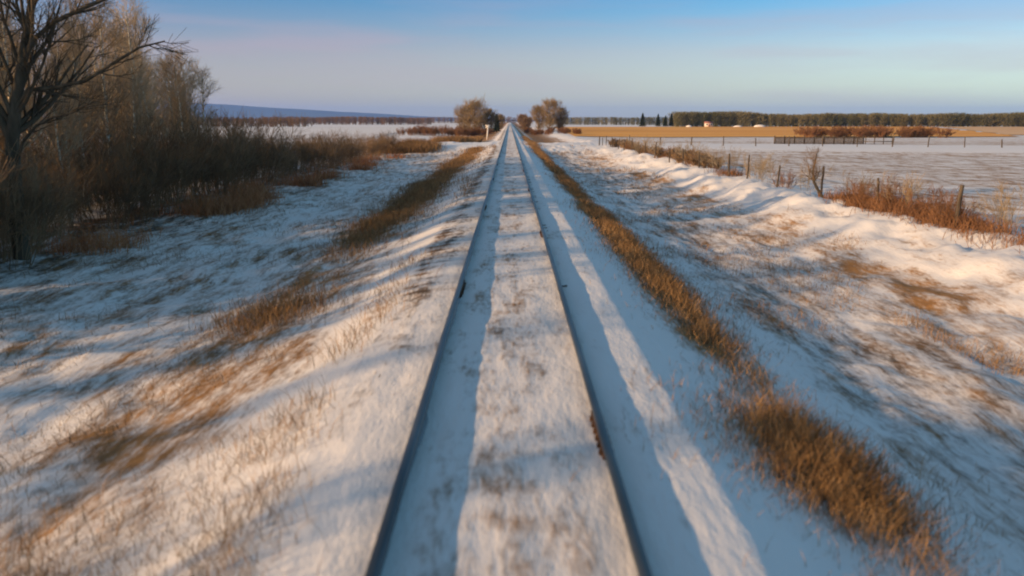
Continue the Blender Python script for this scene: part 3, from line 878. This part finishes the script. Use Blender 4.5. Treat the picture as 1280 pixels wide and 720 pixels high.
# ------------------------------------------------------------------ distant brush and woods
def far_wood(name, pts, dep, h, per_m, seed, mat, label, cat, kind="stuff", twigs=70, tw=.05, wid=.85, hvar=.25, base=.15):
    q = rngof(seed); pts = np.array(pts, float)
    seg = np.linalg.norm(np.diff(pts, axis=0), axis=1); tot = seg.sum(); cum = np.concatenate([[0], np.cumsum(seg)])
    n = int(tot * per_m)
    s = (np.arange(n) + q.uniform(0, 1, n)) / n * tot
    X_ = np.interp(s, cum, pts[:, 0]) + q.normal(0, .7, n); Y_ = np.interp(s, cum, pts[:, 1]) + q.uniform(0, dep, n)
    H_ = h * (1 - hvar + 2 * hvar * (.45 * vnoise(X_ / (h * 2.2), Y_ / (h * 3), seed) + .3 * vnoise(X_ / (h * 9), Y_ / 500, seed + 5) + .25 * q.random(n)))
    Z_ = zg(X_, Y_)
    g = Geo()
    P = np.stack([np.stack([X_, Y_, Z_ - .3], -1), np.stack([X_ + q.normal(0, .15, n), Y_, Z_ + H_ * .96], -1)], 1)
    tubes(g, P, np.stack([np.full(n, tw * 1.6), np.full(n, tw * .5)], 1), 3, cap=False)
    m = twigs
    t = base + (1 - base) * q.random((n, m)) ** .85
    az = q.uniform(0, 2 * np.pi, (n, m))
    rad = wid * H_[:, None] * np.sqrt(np.clip(1 - ((t - .5) / .56) ** 2, .03, 1)) * .5 * q.uniform(.3, 1.1, (n, m))
    b0 = np.stack([X_[:, None] + .25 * rad * np.cos(az), Y_[:, None] + .25 * rad * np.sin(az), Z_[:, None] + (t - .10) * H_[:, None]], -1)
    b1 = np.stack([X_[:, None] + rad * np.cos(az), Y_[:, None] + rad * np.sin(az), Z_[:, None] + np.minimum(t + .06, 1.02) * H_[:, None]], -1)
    dv = unit(q.normal(size=(n, m, 3))) * tw
    v = np.stack([b0 - dv, b0 + dv, b1], 2).reshape(-1, 3)
    g.add(v, None, np.arange(len(v)).reshape(-1, 3))
    return tag(obj(name, g.mesh(name), mat), label, cat, None, kind)

far_wood("far_wood", [(88, 424), (130, 425), (190, 420), (240, 412), (330, 395), (420, 380)], 30, 6.9, 7.0, 21, M["wood_far"], "long olive brown wood along the far edge of the right fields", "wood", tw=.10, hvar=.30)
far_wood("far_wood", [(28, 640), (80, 620), (130, 600)], 20, 6.0, 2.2, 22, M["wood_far"], "thin dark wood far behind the right poplars", "wood", tw=.12, hvar=.15, twigs=50)
far_wood("far_wood", [(-330, 400), (-240, 405), (-160, 412), (-106, 418)], 22, 4.6, 2.4, 23, M["wood_left"], "low brown wood beyond the left snow field under the blue hill", "wood", tw=.10, hvar=.12, twigs=60)
far_wood("far_wood", [(-200, 650), (-110, 640), (-62, 640)], 20, 6.0, 2.0, 24, M["wood_left"], "thin brown strip of wood between pale fields on the far left", "wood", tw=.12, hvar=.2, twigs=50)
far_wood("far_wood", [(-420, 900), (-200, 960), (0, 1000), (20, 1000)], 30, 7, 1.0, 25, M["wood_left"], "faint line of wood on the horizon below the hill", "wood", tw=.18, hvar=.3, twigs=40)

def bush_row(pts_fn, n, h, seed, label, group, mat, nm="red_bush", w_=1.0):
    base = [shrub_mesh(nm, seed + i, h, h * 1.1, 26, 6, 4, .022, .016) for i in range(3)]
    q = rngof(seed)
    for k in range(n):
        x, y = pts_fn((k + .5) / n, q)
        o = obj(nm, base[k % 3], mat, None, (x, y, float(zg(x, y))), q.uniform(0, 6))
        s = q.uniform(.75, 1.15); o.scale = (s * w_, s * w_, s)
        tag(o, label.format(ORD[k]), "bush", group)
bush_row(lambda f, q: (-22.5 + 16.5 * f + q.uniform(-.4, .4), 172 + q.uniform(-2, 6)), 22, 2.0, 900, "rusty bush in the hedge left of the rounded poplars, {} from its far left end", "rusty hedge left of the poplars", M["brush_red"])
bush_row(lambda f, q: (54 + 23.5 * f + q.uniform(-.5, .5), 147 + q.uniform(-3, 7)), 30, 1.8, 920, "rusty bush of the low thicket in the right field, {} from its left end", "rusty thicket in the right field", M["brush_red"], "red_bush", 1.4)
bush_row(lambda f, q: (4.0 + 11.5 * f + q.uniform(-.4, .4), 190 - 20 * f + q.uniform(0, 30)), 16, 1.3, 940, "low dark rusty bush below the right poplars, {} from the rails", "rusty bushes below the right poplars", M["brush_red"])
bush_row(lambda f, q: (-3.6 - 8 * f + q.uniform(-.4, .4), 195 - 25 * f + q.uniform(0, 30)), 12, 1.2, 960, "low rusty bush below the left poplars, {} from the rails", "rusty bushes below the left poplars", M["brush_red"])
# right fence line, thick with small growth before the crossing
bush_row(lambda f, q: (11.5 + q.uniform(-.4, .7), 46 + 44 * f), 18, .8, 980, "brownish weed bush in the far wire fence, {} counting away", "weed bushes in the wire fence", M["brush"], "weed_bush")

# ------------------------------------------------------------------ farmhouse and snow-covered bales at the far wood
fh = empty("farmhouse", (102, 418, float(zg(102, 418)) + .1))
fh.scale = (.9, .8, .8)
tag(fh, "tiny white farmhouse with red roof at the edge of the far wood", "house")
g = Geo(); box(g, (0, 0, 1.1), (4.2, 3.4, 2.4)); obj("wall", g.mesh("house_wall"), M["wallw"], fh)
g = Geo()
v = np.array([(-2.4, -2.0, 2.25), (2.4, -2.0, 2.25), (2.4, 2.0, 2.25), (-2.4, 2.0, 2.25), (-2.4, 0, 3.3), (2.4, 0, 3.3)])
g.add(v, [[0, 1, 5, 4], [2, 3, 4, 5], [3, 2, 1, 0]], [[1, 2, 5], [3, 0, 4]]); obj("roof", g.mesh("house_roof"), M["roof"], fh)
for xx in (-1.2, 1.2):
    g = Geo(); box(g, (xx, -1.72, 1.35), (.8, .05, .9)); obj("window", g.mesh("house_window"), M["glass"], fh)
g = Geo(); box(g, (0, -1.72, .95), (.8, .06, 1.8)); obj("door", g.mesh("house_door"), M["roof"], fh)
for (bx, by, s, lb) in ((88.5, 402, (1.6, 1.2, 1.0), "small white heap left of the farmhouse in the orange stubble"), (112, 400, (2.4, 1.2, .8), "low white heap right of the farmhouse before the wood"),
                        (122.5, 399, (3.0, 1.4, 1.3), "largest white snow-covered hay heap at the far wood's edge")):
    v, f = snow_lump(int(bx), s); g = Geo(); g.add(v, f)
    tag(obj("hay_heap", g.mesh("hay_heap", True), M["bale"], None, (bx, by, float(zg(bx, by)) + .3)), lb, "hay heap", "snow-covered heaps by the far wood")

# ------------------------------------------------------------------ long hill on the horizon
hx = np.linspace(-9500, 900, 160)
def ridge(x):
    pxx = 637 + x / 7600 * 1000
    return np.interp(pxx, [-700, 0, 200, 260, 300, 350, 430, 480, 540, 600, 700], [190, 185, 168, 158, 148, 120, 82, 66, 44, 24, 0])
gz = []
for j, (dy, f) in enumerate(((-500, 0), (-300, .35), (-120, .75), (0, 1), (300, .9), (900, 0))):
    hz = ridge(hx) * f + (fbm(hx / 400, hx * 0 + j, 71, 4) - .5) * 14 * (f > 0) * np.clip(ridge(hx) / 60, 0, 1) - 12 * (f == 0)
    gz.append(np.stack([hx, 7600 + dy + hx * 0, hz], -1))
gz = np.array(gz)
i = np.arange(6 * 160).reshape(6, 160)
f = np.stack([i[:-1, :-1], i[:-1, 1:], i[1:, 1:], i[1:, :-1]], -1).reshape(-1, 4)
tag(obj("hills", mesh_np("hills", gz.reshape(-1, 3), f, None, True), M["hill"]), kind="structure")

# ------------------------------------------------------------------ haze
hm = bpy.data.materials.new("haze"); hm.use_nodes = True
t = hm.node_tree
for n_ in list(t.nodes): t.nodes.remove(n_)
ho = t.nodes.new("ShaderNodeOutputMaterial"); pv = t.nodes.new("ShaderNodeVolumePrincipled")
pv.inputs["Color"].default_value = (0.26, 0.48, 1.0, 1)
pv.inputs["Density"].default_value = 0.00009
t.links.new(pv.outputs[0], ho.inputs["Volume"])
g = Geo()
box(g, (0, 6000, 107), (29000, 17000, 246))
tag(obj("haze", g.mesh("haze"), hm), kind="stuff")
